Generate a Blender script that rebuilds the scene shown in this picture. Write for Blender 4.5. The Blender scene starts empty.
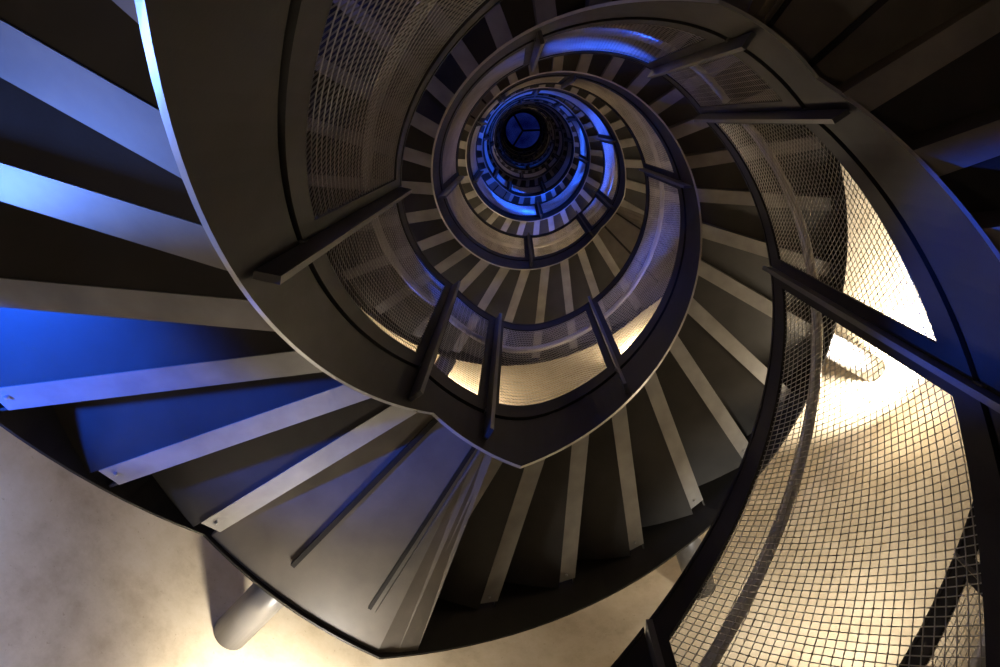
import bpy, math, random
from mathutils import Vector, Matrix
random.seed(7)
PI = math.pi
S = 0.62                       # metres per unit: the radius of the open stair well
COL = bpy.context.scene.collection
rad = math.radians

# ------------------------------------------------------------------ materials
def base_mat(name):
    m = bpy.data.materials.new(name); m.use_nodes = True
    nt = m.node_tree; b = nt.nodes['Principled BSDF']
    return m, nt, b

def steel(name, col, rough, metal=0.0, scuff=0.25, spec=0.5):
    m, nt, b = base_mat(name)
    tc = nt.nodes.new('ShaderNodeTexCoord')
    n1 = nt.nodes.new('ShaderNodeTexNoise'); n1.inputs['Scale'].default_value = 9; n1.inputs['Detail'].default_value = 8
    n2 = nt.nodes.new('ShaderNodeTexNoise'); n2.inputs['Scale'].default_value = 160; n2.inputs['Detail'].default_value = 3
    nt.links.new(tc.outputs['Object'], n1.inputs['Vector']); nt.links.new(tc.outputs['Object'], n2.inputs['Vector'])
    r1 = nt.nodes.new('ShaderNodeValToRGB')
    r1.color_ramp.elements[0].position = .3; r1.color_ramp.elements[1].position = .75
    c = Vector(col)
    r1.color_ramp.elements[0].color = (*(c * (1 - scuff * .5)), 1); r1.color_ramp.elements[1].color = (*(c * (1 + scuff)), 1)
    nt.links.new(n1.outputs['Fac'], r1.inputs['Fac'])
    nt.links.new(r1.outputs['Color'], b.inputs['Base Color'])
    mr = nt.nodes.new('ShaderNodeMapRange'); mr.inputs['To Min'].default_value = rough - .08; mr.inputs['To Max'].default_value = rough + .12
    nt.links.new(n1.outputs['Fac'], mr.inputs['Value']); nt.links.new(mr.outputs['Result'], b.inputs['Roughness'])
    bp = nt.nodes.new('ShaderNodeBump'); bp.inputs['Strength'].default_value = .06; bp.inputs['Distance'].default_value = .002
    nt.links.new(n2.outputs['Fac'], bp.inputs['Height']); nt.links.new(bp.outputs['Normal'], b.inputs['Normal'])
    b.inputs['Metallic'].default_value = metal
    b.inputs['Specular IOR Level'].default_value = spec
    return m

M_DARK = steel('dark_painted_steel', (.020, .018, .016), .50, spec=.22)
M_TREAD = steel('tread_plate_steel', (.056, .052, .047), .50, spec=.45)
M_FLANGE = steel('worn_flange_steel', (.30, .29, .272), .5, scuff=.35)
M_LAND = steel('landing_plate_steel', (.155, .135, .112), .5, scuff=.3)
M_EDGE = steel('grazing_lit_edge', (.42, .41, .39), .35, metal=.3)  # stringer bottom edge: grazing light painted in as a paler steel
M_BAR = steel('post_bar_steel', (.085, .080, .076), .38, spec=.6)
M_WIRE = steel('wire_steel', (.60, .575, .54), .35, metal=.3, spec=.7)
M_TUBE = steel('stainless_tube', (.82, .81, .79), .30, metal=.7, scuff=.1)
M_BOLT = steel('zinc_bolt', (.5, .5, .5), .35, metal=.8)

def concrete(name, c0, c1, c2, rough=.75):
    m, nt, b = base_mat(name)
    tc = nt.nodes.new('ShaderNodeTexCoord')
    def noise(sc, det, rgh=.6):
        n = nt.nodes.new('ShaderNodeTexNoise'); n.inputs['Scale'].default_value = sc
        n.inputs['Detail'].default_value = det; n.inputs['Roughness'].default_value = rgh
        nt.links.new(tc.outputs['Object'], n.inputs['Vector']); return n
    big, mid, fine = noise(1.3, 6), noise(6, 10, .7), noise(70, 6, .7)
    rp = nt.nodes.new('ShaderNodeValToRGB')
    e = rp.color_ramp.elements; e[0].position = .34; e[0].color = (*c0, 1); e[1].position = .7; e[1].color = (*c2, 1)
    k = e.new(.5); k.color = (*c1, 1)
    mx = nt.nodes.new('ShaderNodeMix'); mx.data_type = 'FLOAT'; mx.inputs[0].default_value = .55
    nt.links.new(big.outputs['Fac'], mx.inputs[2]); nt.links.new(mid.outputs['Fac'], mx.inputs[3])
    nt.links.new(mx.outputs[0], rp.inputs['Fac']); 
    # small dark pits
    pr = nt.nodes.new('ShaderNodeValToRGB'); pr.color_ramp.elements[0].position = .30; pr.color_ramp.elements[1].position = .38
    pr.color_ramp.elements[0].color = (.55, .5, .42, 1); pr.color_ramp.elements[1].color = (1, 1, 1, 1)
    nt.links.new(fine.outputs['Fac'], pr.inputs['Fac'])
    mm = nt.nodes.new('ShaderNodeMix'); mm.data_type = 'RGBA'; mm.blend_type = 'MULTIPLY'; mm.inputs[0].default_value = .6
    nt.links.new(rp.outputs['Color'], mm.inputs[6]); nt.links.new(pr.outputs['Color'], mm.inputs[7])
    nt.links.new(mm.outputs[2], b.inputs['Base Color'])
    bp = nt.nodes.new('ShaderNodeBump'); bp.inputs['Strength'].default_value = .25; bp.inputs['Distance'].default_value = .006
    nt.links.new(mid.outputs['Fac'], bp.inputs['Height']); nt.links.new(bp.outputs['Normal'], b.inputs['Normal'])
    b.inputs['Roughness'].default_value = rough
    return m
M_WALL = concrete('shaft_concrete', (.36, .28, .175), (.53, .435, .295), (.66, .57, .43))
M_FLOOR = concrete('floor_concrete', (.16, .15, .14), (.2, .19, .18), (.25, .24, .22))
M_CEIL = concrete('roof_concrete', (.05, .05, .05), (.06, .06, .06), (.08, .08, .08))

mg, nt, b = base_mat('skylight_glass')
nt.nodes.remove(b)
tr = nt.nodes.new('ShaderNodeBsdfTransparent'); tr.inputs['Color'].default_value = (.75, .82, .95, 1)
gl = nt.nodes.new('ShaderNodeBsdfGlossy'); gl.inputs['Roughness'].default_value = .45
ms = nt.nodes.new('ShaderNodeMixShader'); ms.inputs[0].default_value = .06
nt.links.new(tr.outputs[0], ms.inputs[1]); nt.links.new(gl.outputs[0], ms.inputs[2])
nt.links.new(ms.outputs[0], nt.nodes['Material Output'].inputs['Surface'])
M_GLASS = mg

def lamp_mat(name, col, st):
    m, nt, b = base_mat(name)
    b.inputs['Base Color'].default_value = (*col, 1)
    b.inputs['Emission Color'].default_value = (*col, 1); b.inputs['Emission Strength'].default_value = st
    return m

# ------------------------------------------------------------------ mesh collector
def P(r, s, z):                # well coordinates (radius, climbing angle in degrees, height) -> metres
    a = -rad(s)
    return Vector((r * math.cos(a) * S, r * math.sin(a) * S, z * S))

class MB:
    def __init__(self): self.v = []; self.f = []; self.mi = []
    def add(self, vs, fs, mi=0):
        n = len(self.v); self.v += [tuple(v) for v in vs]
        self.f += [tuple(i + n for i in f) for f in fs]; self.mi += [mi] * len(fs)
    def sweep(self, rings, closed=False, cap=True, mi=0, mis=None):
        """rings: list of equal-length vertex loops joined one to the next"""
        k = len(rings[0]); vs = [p for r in rings for p in r]; fs = []; ms = []
        for i in range(len(rings) - 1):
            for j in range(k):
                fs.append((i * k + j, i * k + (j + 1) % k, (i + 1) * k + (j + 1) % k, (i + 1) * k + j))
                ms.append(mis[j] if mis else mi)
        if cap:
            fs.append(tuple(range(k))[::-1]); ms.append(mi)
            fs.append(tuple(range((len(rings) - 1) * k, len(rings) * k))); ms.append(mi)
        n = len(self.v); self.v += [tuple(v) for v in vs]
        self.f += [tuple(i + n for i in f) for f in fs]; self.mi += ms
    def prism(self, bottom, top, mi=0):
        self.sweep([bottom, top], mi=mi)
    def box(self, c, ax, ay, az, hx, hy, hz, mi=0):
        c = Vector(c)
        lo = [c - az * hz + ax * hx * sx + ay * hy * sy for sx, sy in ((-1, -1), (1, -1), (1, 1), (-1, 1))]
        hi = [p + az * hz * 2 for p in lo]
        self.prism(lo, hi, mi)
    def tube(self, pts, r, n=8, mi=0, cap=True):
        rings = []
        for i, p in enumerate(pts):
            d = (pts[min(i + 1, len(pts) - 1)] - pts[max(i - 1, 0)]).normalized()
            h = Vector((0, 0, 1)) if abs(d.z) < .95 else Vector((1, 0, 0))
            a = d.cross(h).normalized(); bb = d.cross(a).normalized()
            rings.append([p + (a * math.cos(2 * PI * j / n) + bb * math.sin(2 * PI * j / n)) * r for j in range(n)])
        self.sweep(rings, cap=cap, mi=mi)
    def build(self, name, mats, parent=None, smooth=False):
        me = bpy.data.meshes.new(name); me.from_pydata(self.v, [], self.f)
        if not isinstance(mats, (list, tuple)): mats = [mats]
        for m in mats: me.materials.append(m)
        for p, i in zip(me.polygons, self.mi): p.material_index = i; p.use_smooth = smooth
        me.validate(); me.update()
        import bmesh
        bm = bmesh.new(); bm.from_mesh(me); bmesh.ops.recalc_face_normals(bm, faces=bm.faces); bm.to_mesh(me); bm.free()
        o = bpy.data.objects.new(name, me); COL.objects.link(o)
        if parent: o.parent = parent
        return o

def tag(o, label=None, cat=None, group=None, kind=None):
    if label: o['label'] = label
    if cat: o['category'] = cat
    if group: o['group'] = group
    if kind: o['kind'] = kind
    return o
def empty(name, loc=(0, 0, 0)):
    o = bpy.data.objects.new(name, None); COL.objects.link(o); o.location = loc
    o.empty_display_size = .1
    return o

# ------------------------------------------------------------------ stair geometry (one unit = one landing + one flight = 270 degrees)
RISE = 5.607 / 20
STEP = 241.4 / 19
Z_LAND = 2.79
L0, L1 = 213.2, 241.8
def z_in(s):                   # bottom of the inner stringer
    n = math.floor((s - 223) / 270); x = s - 223 - 270 * n
    return 2.667 + n * 5.607 + 1.321 * rad(max(0, x - 26.8))
def z_g(s):                    # line followed by the stringer top and the guard: one straight ramp over the landing
    n = math.floor((s - 215) / 270); x = s - 270 * n
    a = 2.667 - 5.607 + 1.321 * rad(215 + 270 - 223 - 26.8)
    if x < 239:
        return a + (2.667 - a) * (x - 215) / 34.8 + n * 5.607
    if x < 264:                # eased back into the slope of the flight
        p0 = a + (2.667 - a) * 24 / 34.8; p1 = z_in(264); L = 25.0; t = (x - 239) / L
        m0 = (2.667 - a) / 34.8 * L; m1 = 1.321 * rad(1) * L
        return ((2*t**3 - 3*t**2 + 1) * p0 + (t**3 - 2*t**2 + t) * m0 + (3*t**2 - 2*t**3) * p1 + (t**3 - t**2) * m1) + n * 5.607
    return z_in(s)
def z_out(s):                  # bottom of the outer stringer
    n = math.floor((s - 214.8) / 270); x = s - 214.8 - 270 * n
    return 2.53 + n * 5.607 + 1.259 * rad(max(0, x - 27.2)) * (5.607 / (1.259 * rad(242.8)))
def samples(a, b, step=3.0, extra=(215, 223, 249.8, 214.8, 242.0)):
    n = max(2, int(math.ceil((b - a) / step)))
    xs = {a + (b - a) * i / n for i in range(n + 1)}
    for e in extra:
        for k in (-270, 0, 270):
            if a < e + k < b: xs.add(e + k)
    return sorted(xs)
R_IN, T_IN = 1.0, .014
R_OUT = 2.15
def band(mb, r0, r1, zf, h0, h1, a, b, step=3.0, mis=None, zt=None):
    rings = []; zt = zt or zf
    for s in samples(a, b, step):
        z, zz = zf(s), zt(s)
        rings.append([P(r0, s, z + h0), P(r1, s, z + h0), P(r1, s, zz + h1), P(r0, s, zz + h1)])
    mb.sweep(rings, mis=mis)

def frame_at(s):
    u = Vector((math.cos(-rad(s)), math.sin(-rad(s)), 0)); t = Vector((math.sin(-rad(s)), -math.cos(-rad(s)), 0))
    return u, t                # outward, uphill

FW = .087                      # flange width
def tread_meshes(s0, s1, z, landing=False):
    """tread plate + riser, and the bent flange that laps under the step below"""
    u, t = frame_at(s0)
    plate = MB(); th = .018
    ri, ro = R_IN + .007, R_OUT - .004
    # plate: straight front edge (parallel to the radial line at s0, set FW uphill), radial back edge
    def on_arc(r, s): return P(r, s, 0)
    front_in = u * math.sqrt(ri * ri - FW * FW) * S + t * FW * S
    front_out = u * math.sqrt(ro * ro - FW * FW) * S + t * FW * S
    si = s0 + math.degrees(math.asin(FW / ri)); so = s0 + math.degrees(math.asin(FW / ro))
    n = 6 if not landing else 10
    inner = [P(ri, si + (s1 - si) * i / n, 0) for i in range(n + 1)]
    outer = [P(ro, so + (s1 - so) * i / n, 0) for i in range(n + 1)]
    lo, hi = [], []
    loop = inner + outer[::-1]
    zz = Vector((0, 0, z * S))
    k = len(inner)
    vs = [p + zz for p in loop] + [p + zz + Vector((0, 0, th * S)) for p in loop]
    m = len(loop); fs = []
    for i in range(k - 1):
        a_, b_, c_, d_ = i, i + 1, m - 2 - i, m - 1 - i
        fs.append((a_, b_, c_, d_)); fs.append((a_ + m, d_ + m, c_ + m, b_ + m))
    for i in range(m):
        j = (i + 1) % m; fs.append((i, i + m, j + m, j))
    plate.add(vs, fs)
    # riser sheet
    zb = z - RISE + .048
    q = .010
    A, B_ = front_in, front_out
    plate.prism([A + Vector((0, 0, zb * S)), B_ + Vector((0, 0, zb * S)), B_ + t * q * S + Vector((0, 0, zb * S)), A + t * q * S + Vector((0, 0, zb * S))],
                [A + Vector((0, 0, z * S)), B_ + Vector((0, 0, z * S)), B_ + t * q * S + Vector((0, 0, z * S)), A + t * q * S + Vector((0, 0, z * S))])
    # flange
    fl = MB(); z0 = z - RISE - .008; z1 = z - RISE + .044
    a0, a1 = u * (R_IN + .005) * S, u * (ro - .055) * S
    b0, b1 = u * (R_IN + .003) * S + t * (FW + q) * S, u * (math.sqrt(ro * ro - FW * FW) - .055) * S + t * (FW + q) * S
    k0, k1 = Vector((0, 0, z0 * S)), Vector((0, 0, z1 * S)); tk = Vector((0, 0, .008 * S))
    fl.prism([a0 + k0, a1 + k0, b1 + k1, b0 + k1], [a0 + k0 + tk, a1 + k0 + tk, b1 + k1 + tk, b0 + k1 + tk])
    for rr in (ro - .10,):
        c = u * rr * S + t * FW * .45 * S + Vector((0, 0, (z0 + .017) * S))
        rings = []
        for (hh, rad_) in ((.0, .008), (-.006, .008), (-.009, .005)):
            rings.append([c + Vector((math.cos(i * PI / 4) * rad_ * S, math.sin(i * PI / 4) * rad_ * S, hh * S)) for i in range(8)])
        fl.sweep(rings, mi=1)
    return plate, fl

def rib(s, z, r0, r1, w=.016, h=.035, off=0.0):
    u, t = frame_at(s); mb = MB()
    c = u * (r0 + r1) / 2 * S + t * off * S + Vector((0, 0, (z - h / 2) * S))
    mb.box(c, u, t, Vector((0, 0, 1)), (r1 - r0) / 2 * S, w / 2 * S, h / 2 * S)
    return mb

def copy_tree(o, parent=None):
    c = o.copy(); COL.objects.link(c); c.parent = parent
    for ch in list(o.children):
        copy_tree(ch, c)
    return c

# --- prototypes at unit 0 of strand A
flight = empty('stair_flight')
for j in range(19):
    s0 = L1 + STEP * j; s1 = L1 + STEP * (j + 1); z = Z_LAND + RISE * (j + 1)
    pl, fl = tread_meshes(s0, s1, z)
    tr_ = pl.build('tread', M_TREAD, flight)
    f_ = fl.build('tread_flange', [M_FLANGE, M_BOLT], tr_); f_['label'] = 'lighter worn steel flange along the front of a tread'
mb = MB(); band(mb, R_IN, R_IN + T_IN, z_in, 0, .42, 241.8, 483.2, 3, mis=[1, 0, 0, 0], zt=z_g)
band(mb, R_IN + T_IN, R_IN + T_IN + .006, z_g, .36, .50, 241.8, 483.2, 3)
mb.build('inner_stringer', [M_DARK, M_EDGE], flight)
mb = MB(); band(mb, R_OUT - .012, R_OUT, z_out, 0, .45, 241.8, 484.3, 3)
mb.build('outer_stringer', [M_DARK, M_EDGE], flight)

landing = empty('stair_landing')
pl, fl = tread_meshes(L0, L1, Z_LAND, True)
o = pl.build('landing_plate', M_LAND, landing)
f_ = fl.build('plate_flange', [M_FLANGE, M_BOLT], o)
# soffit sheet under the landing, falling slightly to the outer edge
def z_sof(r): return 2.735 + (r - 1.015) / (2.138 - 1.015) * (2.552 - 2.735)
mb = MB(); rg = []
for i in range(13):
    s_ = 215.6 + (242.6 - 215.6) * i / 12; so_ = 215.6 + (246.6 - 215.6) * i / 12
    zo_ = max(z_sof(2.138), z_out(so_) + .022)
    rg.append([P(1.016, s_, z_sof(1.015)), P(2.137, so_, zo_), P(2.137, so_, zo_ + .012), P(1.016, s_, z_sof(1.015) + .012)])
mb.sweep(rg); mb.build('soffit_plate', M_LAND, landing)
def srib(s, r0, r1, w, h, off, mat):
    u, t = frame_at(s); mb = MB(); a, b = [], []
    for r, L in ((r0, a), (r1, b)):
        for hh, ww in ((-h, -w / 2), (-h, w / 2), (.004, w / 2), (.004, -w / 2)):
            L.append(u * r * S + t * (ww + off) * S + Vector((0, 0, (z_sof(r) + hh) * S)))
    mb.sweep([a, b]); return mb.build('rib', mat, landing)
srib(225.4, 1.03, 1.98, .024, .016, 0, M_DARK)
srib(237.4, 1.03, 1.95, .018, .016, 0, M_DARK)
srib(237.9, 1.03, 1.95, .010, .022, .020, M_LAND)
mb = MB(); band(mb, R_IN, R_IN + T_IN, z_in, 0, .42, 213.2, 241.8, 3, mis=[1, 0, 0, 0], zt=z_g)
band(mb, R_IN + T_IN, R_IN + T_IN + .006, z_g, .36, .50, 213.2, 241.8, 3)
mb.build('inner_stringer', [M_DARK, M_EDGE], landing)
mb = MB(); band(mb, R_OUT - .012, R_OUT, z_out, 0, .45, 214.3, 241.8, 3)
mb.build('outer_stringer', [M_DARK, M_EDGE], landing)

# --- wire mesh of one guard panel
def wires(s0, s1, R, zf, h0, h1, pitch, wr):
    mb = MB()
    mid = (s0 + s1) / 2
    m = (zf(s1 - 1) - zf(s0 + 1)) / (rad(s1 - s0 - 2)) / R
    flat = abs(m) < .95
    if flat: m = 0.0
    base = zf
    nseg = max(4, int((s1 - s0) / 3))
    cosphi = 1 / math.sqrt(1 + m * m)
    dz = pitch / cosphi
    h = h0 + dz * .5
    def wire(pts):
        # three-sided rod
        rings = []
        for i, (s, z, rr) in enumerate(pts):
            p = P(rr, s, z)
            a = pts[min(i + 1, len(pts) - 1)]; b = pts[max(i - 1, 0)]
            d = (P(a[2], a[0], a[1]) - P(b[2], b[0], b[1])).normalized()
            u, t = frame_at(s); w = d.cross(u).normalized()
            k = wr * S
            rings.append([p + w * k * 1.0, p + u * k * .9 - w * k * .5, p - u * k * .9 - w * k * .5])
        mb.sweep(rings, cap=False)
    while h < h1:
        wire([(s, base(s) + h, R) for s in samples(s0, s1, 3.0)]); h += dz
    # crossing family, perpendicular to the slope in the unrolled sheet
    L = rad(s1 - s0) * R
    if m == 0:
        n = int(L / pitch)
        for i in range(1, n):
            s = s0 + (s1 - s0) * i / n
            wire([(s, base(s) + h0, R + wr * 1.6), (s, base(s) + h1, R + wr * 1.6)])
    else:
        dx = pitch / (m * cosphi)         # spacing along x of lines z = -(x-x0)/m, so that they lie `pitch` apart
        dx = pitch * math.sqrt(1 + m * m)  / m * 1.0
        dx = pitch / math.sin(math.atan(1 / m)) if m else pitch
        # distance between lines of slope -1/m spaced dx in x is dx*sin(atan(1/m)); measured at constant z
        zc = base(mid)
        x_lo = -L / 2 - (m + 1 / m) * 0 - 6; x_hi = L / 2 + 8
        x0 = x_lo
        while x0 < x_hi:
            pts = []
            N = 40
            # param by x from -L/2 to L/2: z = zc - (x - x0)/m
            seg = []
            for i in range(N + 1):
                x = -L / 2 + L * i / N
                z = zc - (x - x0) / m
                s = mid + math.degrees(x / R)
                seg.append((x, s, z, base(s) + h0 - z, z - base(s) - h1))
            inside = lambda q: q[3] <= 0 and q[4] <= 0
            run = []
            for i in range(N):
                q0, q1 = seg[i], seg[i + 1]
                # clip the piece q0-q1 by both half-planes
                t0, t1 = 0.0, 1.0; ok = True
                for kk in (3, 4):
                    f0, f1 = q0[kk], q1[kk]
                    if f0 > 0 and f1 > 0: ok = False; break
                    if f0 > 0: t0 = max(t0, f0 / (f0 - f1))
                    if f1 > 0: t1 = min(t1, f0 / (f0 - f1))
                if not ok or t1 <= t0: continue
                A_ = (q0[1] + (q1[1] - q0[1]) * t0, q0[2] + (q1[2] - q0[2]) * t0, R + wr * 1.6)
                B_ = (q0[1] + (q1[1] - q0[1]) * t1, q0[2] + (q1[2] - q0[2]) * t1, R + wr * 1.6)
                if not run: run.append(A_)
                run.append(B_)
            if len(run) > 5: run = run[:1] + run[2:-1:3] + run[-1:]
            if len(run) >= 2 and (run[-1][0] - run[0][0]) > .05: wire(run)
            x0 += dx
    return mb

def panel(s0, s1, R, zf, parent, h_lo=.445, h_mesh=.59, h_top=1.955, h_end=2.075, pitch=.0275, wr=.0018, side=.05, mesh=True):
    dg = math.degrees(side / R)
    fr = MB()
    band(fr, R - .008, R + .010, zf, h_lo, h_mesh, s0, s1, 3)
    band(fr, R - .008, R + .010, zf, h_top, h_end, s0, s1, 3)
    band(fr, R - .012, R + .020, zf, h_end, h_end + .018, s0, s1, 3)
    for a, b in ((s0, s0 + dg), (s1 - dg, s1)):
        band(fr, R - .008, R + .010, zf, h_mesh, h_top, a, b, 3)
    f = fr.build('panel_frame', M_DARK, parent)
    if mesh:
        w = wires(s0 + dg, s1 - dg, R, zf, h_mesh, h_top, pitch, wr).build('wire_mesh', M_WIRE, f)
        w['label'] = 'square woven steel wire mesh infill'
    return f

def post(s, R, zf, parent, sgn=-1, h0=.06, h1=2.045, depth=.062, w=.020):
    u, t = frame_at(s); mb = MB(); z = zf(s)
    rm = R + sgn * (depth / 2 + .008)
    c = u * rm * S + Vector((0, 0, (z + (h0 + h1) / 2) * S))
    mb.box(c, u, t, Vector((0, 0, 1)), depth / 2 * S, w / 2 * S, (h1 - h0) / 2 * S)
    # small blocks added to stop light leaking through the gap at each post
    for hh in (.435,):
        c2 = u * (R + sgn * .008) * S + Vector((0, 0, (z + hh) * S))
        mb.box(c2, u, t, Vector((0, 0, 1)), .008 * S, .016 * S, .02 * S)
    return mb.build('post', M_BAR, parent)

def handrail(parent, s0, s1, r, h, zf, gap_posts, radius=.027, post_r=1.0):
    mb = MB()
    pts = [P(r, s, zf(s) + h) for s in samples(s0, s1, 3.0)]
    e0 = P(r - .085 * (1 if r > post_r else -1), s0, zf(s0) + h - .03); 
    mb.tube(pts, radius * S, 10)
    o = mb.build('handrail', M_TUBE, parent, smooth=True)
    o['label'] = 'round stainless steel handrail tube'
    bk = MB()
    for s in gap_posts:
        if s0 < s < s1:
            bk.tube([P(post_r, s, zf(s) + h - .10), P((r + post_r) / 2, s, zf(s) + h - .11), P(r, s, zf(s) + h - .03)], .011 * S, 6)
    if bk.v: bk.build('bracket', M_TUBE, o, smooth=True)
    return o

POSTS = [215, 239, 285.7, 362.5, 438, 485]
guard = empty('inner_guard_rail')
for a, b in zip(POSTS[:-1], POSTS[1:]):
    panel(a + .55, b - .55, 1.0, z_g, guard)
    post(a, 1.0, z_g, guard, h0=.06 if abs(a - 239) > 1 else .14)
handrail(guard, 215.6, 484.4, 1.10, 1.80, z_g, POSTS, radius=.023)

z_og = z_out
OPOSTS = [222, 262, 311.5, 361, 410.5, 460, 492]
oguard = empty('outer_guard_rail')
for a, b in zip(OPOSTS[:-1], OPOSTS[1:]):
    panel(a + .3, b - .3, 2.12, z_og, oguard, h_lo=.47, h_mesh=.57, h_top=1.72, h_end=1.80, pitch=.0275, side=.035)
    post(a, 2.12, z_og, oguard, sgn=1, h0=.46, h1=1.84, depth=.05)
handrail(oguard, 222.5, 491.5, 2.05, 1.45, z_og, OPOSTS, post_r=2.12)

# --- place the copies
ORD = ['lowest', 'second', 'third', 'fourth', 'fifth', 'sixth', 'topmost']
def place(o, k, strand):
    # one unit up = 270 degrees of climb; strand B is strand A turned half a turn
    o.rotation_euler = (0, 0, -rad(270 * k) + (PI if strand else 0))
    o.location = (0, 0, 5.607 * k * S)

F_LAB = {
 (0, -1): 'dark stair flight at far left, blue light on its undersides, rising to the bottom landing',
 (0, 0): 'stair flight fanning from the bottom landing round to the right of the middle ring',
 (1, -1): 'dark stair flight in the top right corner, outside the wide blue stringer',
 (1, 0): 'stair flight curling from the top down the left of the second ring',
 (0, 1): 'stair flight just inside the broad middle ring, seen below the innermost blue rings',
 (1, 1): 'stair flight inside the second ring, its treads seen above and left of the blue rings',
}
G_LAB = {
 (0, -1): 'curved mesh guard rail at upper left above the widest dark stringer',
 (0, 0): 'curved mesh guard rail under the centre, bright wall showing through its lower panels',
 (1, -1): 'large mesh guard rail at the right in front of the brightly lit concrete wall',
 (1, 0): 'mesh guard rail along the top, between two slanted posts and the left ring',
 (0, 1): 'mesh guard rail curving left of and below the innermost blue rings',
 (1, 1): 'mesh guard rail on the third complete ring in, lit blue on its right half',
}
L_LAB = {
 (0, 0): 'pale beige stair landing at bottom centre with dark ribs underneath',
 (1, 0): 'dark stair landing at top right, beside the kinked rail with two slanted posts',
 (0, 1): 'small dark landing at upper left of the skylight, just outside the blue rings',
 (1, 1): 'brown landing at lower right of the blue rings, below their sharpest bend',
}
units = [(st, k) for k in range(-1, 6) for st in (0, 1)]
FAR_F = 'distant steel stair flight high in the shaft seen as a thin ring'
FAR_G = 'distant mesh guard rail high in the shaft seen as a thin bluish ring'
FAR_L = 'distant stair landing high in the shaft, flat piece between two flights'
for st, k in units:
    first = (st, k) == (0, 0)
    f = flight if first else copy_tree(flight)
    g = guard if first else copy_tree(guard)
    place(f, k, st); place(g, k, st)
    side = 'first' if st == 0 else 'second'
    lab = F_LAB.get((st, k))
    tag(f, lab or FAR_F, 'stairs', 'flights of the double spiral stair' if lab else 'distant stair flights near the skylight')
    lab = G_LAB.get((st, k))
    tag(g, lab or FAR_G, 'railing', 'inner guard rails of the double spiral stair' if lab else 'distant guard rails near the skylight')
    if k >= 0:
        l = landing if first else copy_tree(landing)
        place(l, k, st)
        lab = L_LAB.get((st, k))
        tag(l, lab or FAR_L, 'landing', 'landings of the double spiral stair' if lab else 'distant landings near the skylight')
    if k <= 1:
        og = oguard if first else copy_tree(oguard)
        place(og, k, st)
        lab = {(1, -1): 'outer mesh guard rail at the bottom right corner, seen through the big mesh panel',
               (0, -1): 'outer mesh guard rail along the outside edge of the blue-lit left flight',
               (0, 0): 'outer mesh guard rail on the outside edge of the bottom centre landing and flight',
               (1, 0): 'outer mesh guard rail on the outside edge of the striped flight at the top',
               (0, 1): 'outer mesh guard rail above the first complete ring', (1, 1): 'outer mesh guard rail above the second complete ring'}[(st, k)]
        tag(og, lab, 'railing', 'outer guard rails of the double spiral stair')

# --- pipe struts between outer stringer and the wall
R_WALL = 2.74
def strut():
    mb = MB(); u, t = frame_at(0); n = 28
    rings = []
    for r in (R_OUT + .002, R_WALL - .004):
        rings.append([u * r * S + (t * math.cos(2 * PI * i / n) + Vector((0, 0, math.sin(2 * PI * i / n)))) * .096 * S for i in range(n)])
    mb.sweep(rings)
    o = mb.build('pipe_strut', M_BAR, None, smooth=False)
    for p in o.data.polygons:
        if len(p.vertices) == 4: p.use_smooth = True
    return o
sp = strut(); used = False
ST_LAB = {(0, 0, 227.4): 'thick dark pipe strut joining the bottom left stair edge to the beige wall',
          (0, 0, 290): 'short dark pipe strut at bottom right of the central flight, half behind the guard frame',
          (0, 0, 331.5): 'pipe strut seen through the big right mesh against the white-lit wall',
          (1, 0, 420): 'pipe strut seen through the landing mesh panel left of centre'}
for st, k in units:
    for s in (227.4, 290, 331.5, 420):
        z = z_out(s) + (.28 if s < 400 else .02)
        if z + 5.607 * k < -1.0 or k > 1: continue
        o = sp if not used else sp.copy()
        if used: COL.objects.link(o)
        used = True
        ang = s + 270 * k - (180 if st else 0)
        o.rotation_euler = (0, 0, -rad(ang)); o.location = (0, 0, (z + 5.607 * k) * S)
        lab = ST_LAB.get((st, k, s))
        tag(o, lab or 'dark pipe strut between stair edge and shaft wall, hidden behind the flights', 'pipe', 'pipe struts holding the stair to the wall' if lab else 'hidden pipe struts')

# ------------------------------------------------------------------ the shaft
Z_FLOOR, Z_TOP = -2.85, 37.0
mb = MB(); n = 128
def ring(r, z): return [P(r, 360 * i / n, z) for i in range(n)]
mb.sweep([ring(R_WALL, Z_FLOOR), ring(R_WALL, Z_TOP)], cap=False)
mb.sweep([ring(R_WALL + .3, Z_FLOOR), ring(R_WALL + .3, Z_TOP)], cap=False)
def annulus(mb, r0, r1, z):
    a, b = ring(r0, z), ring(r1, z); m = len(a)
    mb.add(a + b, [(i, (i + 1) % m, (i + 1) % m + m, i + m) for i in range(m)])
w = mb.build('wall_round', M_WALL, None, smooth=True); tag(w, 'round beige concrete shaft wall around the stair', 'wall', kind='structure')
mb = MB(); c = ring(R_WALL + .3, Z_FLOOR); mb.prism([p - Vector((0, 0, .2)) for p in c], c)
tag(mb.build('floor', M_FLOOR), 'concrete floor at the foot of the stair shaft', 'floor', kind='structure')
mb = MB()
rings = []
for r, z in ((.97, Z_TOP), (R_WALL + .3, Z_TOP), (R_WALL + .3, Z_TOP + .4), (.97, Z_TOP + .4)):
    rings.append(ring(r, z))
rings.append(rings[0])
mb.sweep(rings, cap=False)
tag(mb.build('ceiling', M_CEIL), 'dark roof slab with a round skylight opening', 'ceiling', kind='structure')
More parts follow.
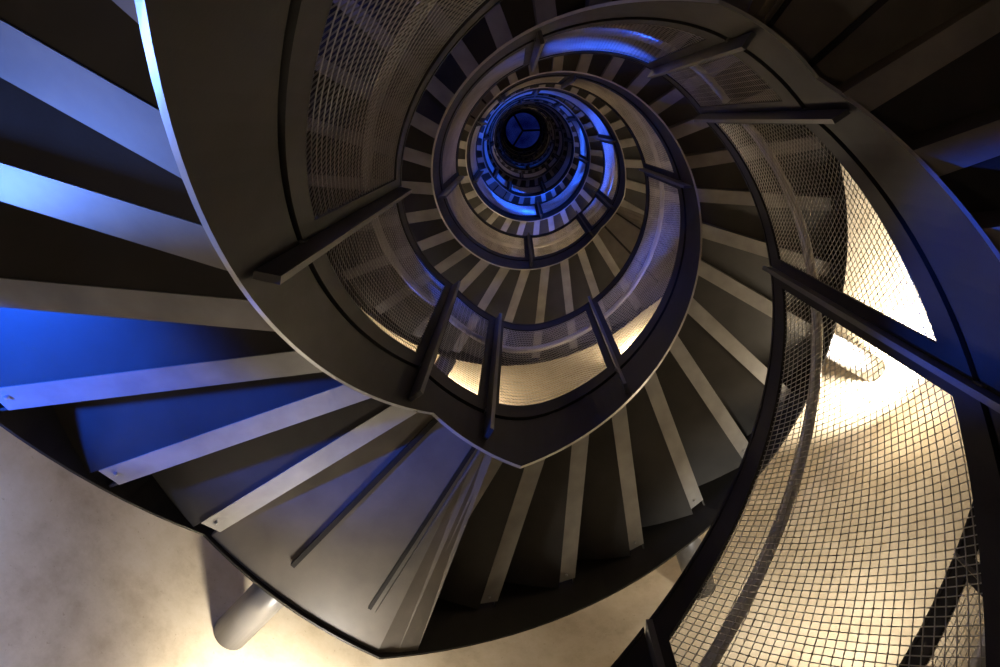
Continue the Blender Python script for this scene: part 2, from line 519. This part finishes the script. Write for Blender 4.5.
# skylight
win = empty('window_1', (0, 0, Z_TOP * S)); tag(win, 'round blue skylight with three spokes at the top of the shaft', 'skylight', kind='structure')
mb = MB(); rings = [ring(r, z) for r, z in ((.90, 0), (.99, 0), (.99, .12), (.90, .12))]; rings.append(rings[0]); mb.sweep(rings, cap=False)
mb.build('window_frame', M_DARK, win)
for s in (2, 121, 237):
    mb = MB(); u, t = frame_at(s); mb.box(u * .46 * S + Vector((0, 0, .06 * S)), u, t, Vector((0, 0, 1)), .46 * S, .05 * S, .05 * S)
    mb.build('glazing_bar', M_DARK, win)
mb = MB(); mb.prism(ring(.905, .07), ring(.905, .08)); mb.build('pane', M_GLASS, win)

# ------------------------------------------------------------------ lamps
def lamp(r, s, z, col, power, size=.05, name='lamp', kind='POINT', aim=None, spot=120, blend=.6):
    ld = bpy.data.lights.new(name, kind); ld.color = col; ld.energy = power; ld.shadow_soft_size = size
    if kind == 'SPOT': ld.spot_size = rad(spot); ld.spot_blend = blend
    o = bpy.data.objects.new(name, ld); COL.objects.link(o); o.location = P(r, s, z)
    if aim:
        d = P(*aim) - o.location; o.rotation_euler = d.to_track_quat('-Z', 'Y').to_euler()
    return o
WARM = (1.0, .78, .56); BLUE = (.012, .105, 1.0); WHITE = (1.0, .84, .62)
# warm up-lights beside the outer stringers, washing the concrete
def washer(s, z, p_spot, p_pt, col=WHITE, r=2.42):
    if p_spot: lamp(r, s, z, col, p_spot, .04, 'wall_washer', 'SPOT', aim=(R_WALL, s, z + .25), spot=165, blend=1.0)
    if p_pt: lamp(r, s, z, col, p_pt, .04)
COOL = (1.0, .93, .82)
washer(237, 2.18, 60, 10, COOL)
lamp(2.28, 333, 4.55, COOL, 270, .04, 'wall_washer', 'SPOT', aim=(R_WALL, 335, 5.15), spot=150, blend=1.0)
lamp(2.4, 331, 4.25, WHITE, 7, .06)
lamp(1.95, 303, 2.85, COOL, 26, .05, 'wall_washer', 'SPOT', aim=(R_WALL, 303, 3.5), spot=130, blend=1.0)  # added unseen lamp, brightens the low wall at right
washer(242, 6.95, 120, 24)
washer(300, 8.60, 60, 4)  # added lamp, lifts the wall behind the central guard mesh
washer(150, 4.75, 0, 4, WARM)
washer(60, 7.1, 0, 4, WARM)
washer(480, 8.3, 0, 12, WARM)
washer(30, 9.4, 0, 6, WARM)
washer(290, 10.8, 0, 6, WARM)
washer(150, 12.2, 0, 5, WARM)
washer(30, 15.2, 0, 5, WARM)
washer(250, 19.2, 0, 6, WARM)
washer(100, 26.2, 0, 6, WARM)
lamp(.85, 168, .25, WARM, 1.9, .06)  # added fill inside the well for the lower stringers and mesh wires
# blue lamps under the lowest flight
lamp(2.30, 190, 1.55, (.30, .42, 1.0), 22, .03, 'blue_spot', 'SPOT', aim=(R_WALL, 203, 2.0), spot=100, blend=.9)
lamp(2.45, 180, 1.10, BLUE, 105, .03, 'blue_spot', 'SPOT', aim=(1.75, 190, 2.20), spot=47, blend=.7)
lamp(2.05, 181, 1.30, (.12, .27, 1.0), 44, .02, 'blue_spot', 'SPOT', aim=(1.35, 150, 1.02), spot=62, blend=.6)
lamp(2.0, 181, 1.12, BLUE, 420, .03, 'blue_spot', 'SPOT', aim=(1.0, 5, 2.0), spot=17, blend=.9)
# blue spots over the walkways, shining inward on the mesh panels
def blue_in(s, z, p, cone=62, r=1.8, drop=-.35):
    lamp(r, s, z, BLUE, p, .03, 'blue_spot', 'SPOT', aim=(1.0, s, z - drop), spot=cone, blend=.9)
lamp(2.3, 138, 3.9, BLUE, 2, .03)
blue_in(84, 4.25, 90)
blue_in(206, 3.9, 40)
blue_in(322, 5.4, 26)
blue_in(350, 9.9, 150, 90)
blue_in(20, 10.6, 90, 90)
blue_in(575, 11.3, 180, 90)
blue_in(640, 12.9, 90, 90)
blue_in(690, 13.9, 200, 90)
lamp(1.8, 490, 8.2, BLUE, 3, .05)
lamp(1.8, 60, 16.4, BLUE, 10, .05)
lamp(1.8, 200, 19.0, BLUE, 8, .05)
lamp(1.8, 300, 24.0, BLUE, 8, .05)

# ------------------------------------------------------------------ world
w = bpy.data.worlds.new('night_sky'); bpy.context.scene.world = w; w.use_nodes = True
nt = w.node_tree; bg = nt.nodes['Background']
tc = nt.nodes.new('ShaderNodeTexCoord'); nz = nt.nodes.new('ShaderNodeTexNoise'); nz.inputs['Scale'].default_value = 45
nz.inputs['Detail'].default_value = 5
rp = nt.nodes.new('ShaderNodeValToRGB'); rp.color_ramp.elements[0].color = (.004, .008, .11, 1); rp.color_ramp.elements[1].color = (.03, .05, .34, 1)
rp.color_ramp.elements[0].position = .35; rp.color_ramp.elements[1].position = .68
nt.links.new(tc.outputs['Generated'], nz.inputs['Vector']); nt.links.new(nz.outputs['Fac'], rp.inputs['Fac']); nt.links.new(rp.outputs['Color'], bg.inputs['Color'])
bg.inputs['Strength'].default_value = .30

# ------------------------------------------------------------------ camera
f, vx, vy, cx, cy, ppx, ppy = 667, 515.8, 120.0, -.381, -.539, 500, 331.8
up = Vector((vx - ppx, vy - ppy, f)).normalized()
X = (Vector((1, 0, 0)) - up * up.x).normalized(); Y = up.cross(X)
# rows of this matrix: world axes seen in camera space (x right, y down, z forward)
right = Vector((X.x, Y.x, up.x)); down = Vector((X.y, Y.y, up.y)); fwd = Vector((X.z, Y.z, up.z))
cam_d = bpy.data.cameras.new('camera'); cam_d.sensor_width = 36; cam_d.lens = 36 * f / 1000
cam_d.shift_x = 0; cam_d.shift_y = -(333.5 - ppy) / 1000
cam_d.clip_start = .02; cam_d.clip_end = 200
cam = bpy.data.objects.new('camera', cam_d); COL.objects.link(cam)
m3 = Matrix((right, -down, -fwd)).transposed()
cam.matrix_world = Matrix.Translation(Vector((cx * S, cy * S, 0))) @ m3.to_4x4()
sc = bpy.context.scene
sc.camera = cam
sc.view_settings.view_transform = 'Standard'; sc.view_settings.look = 'None'
sc.view_settings.exposure = 0.0; sc.view_settings.gamma = 1.0
sc.view_settings.use_curve_mapping = False
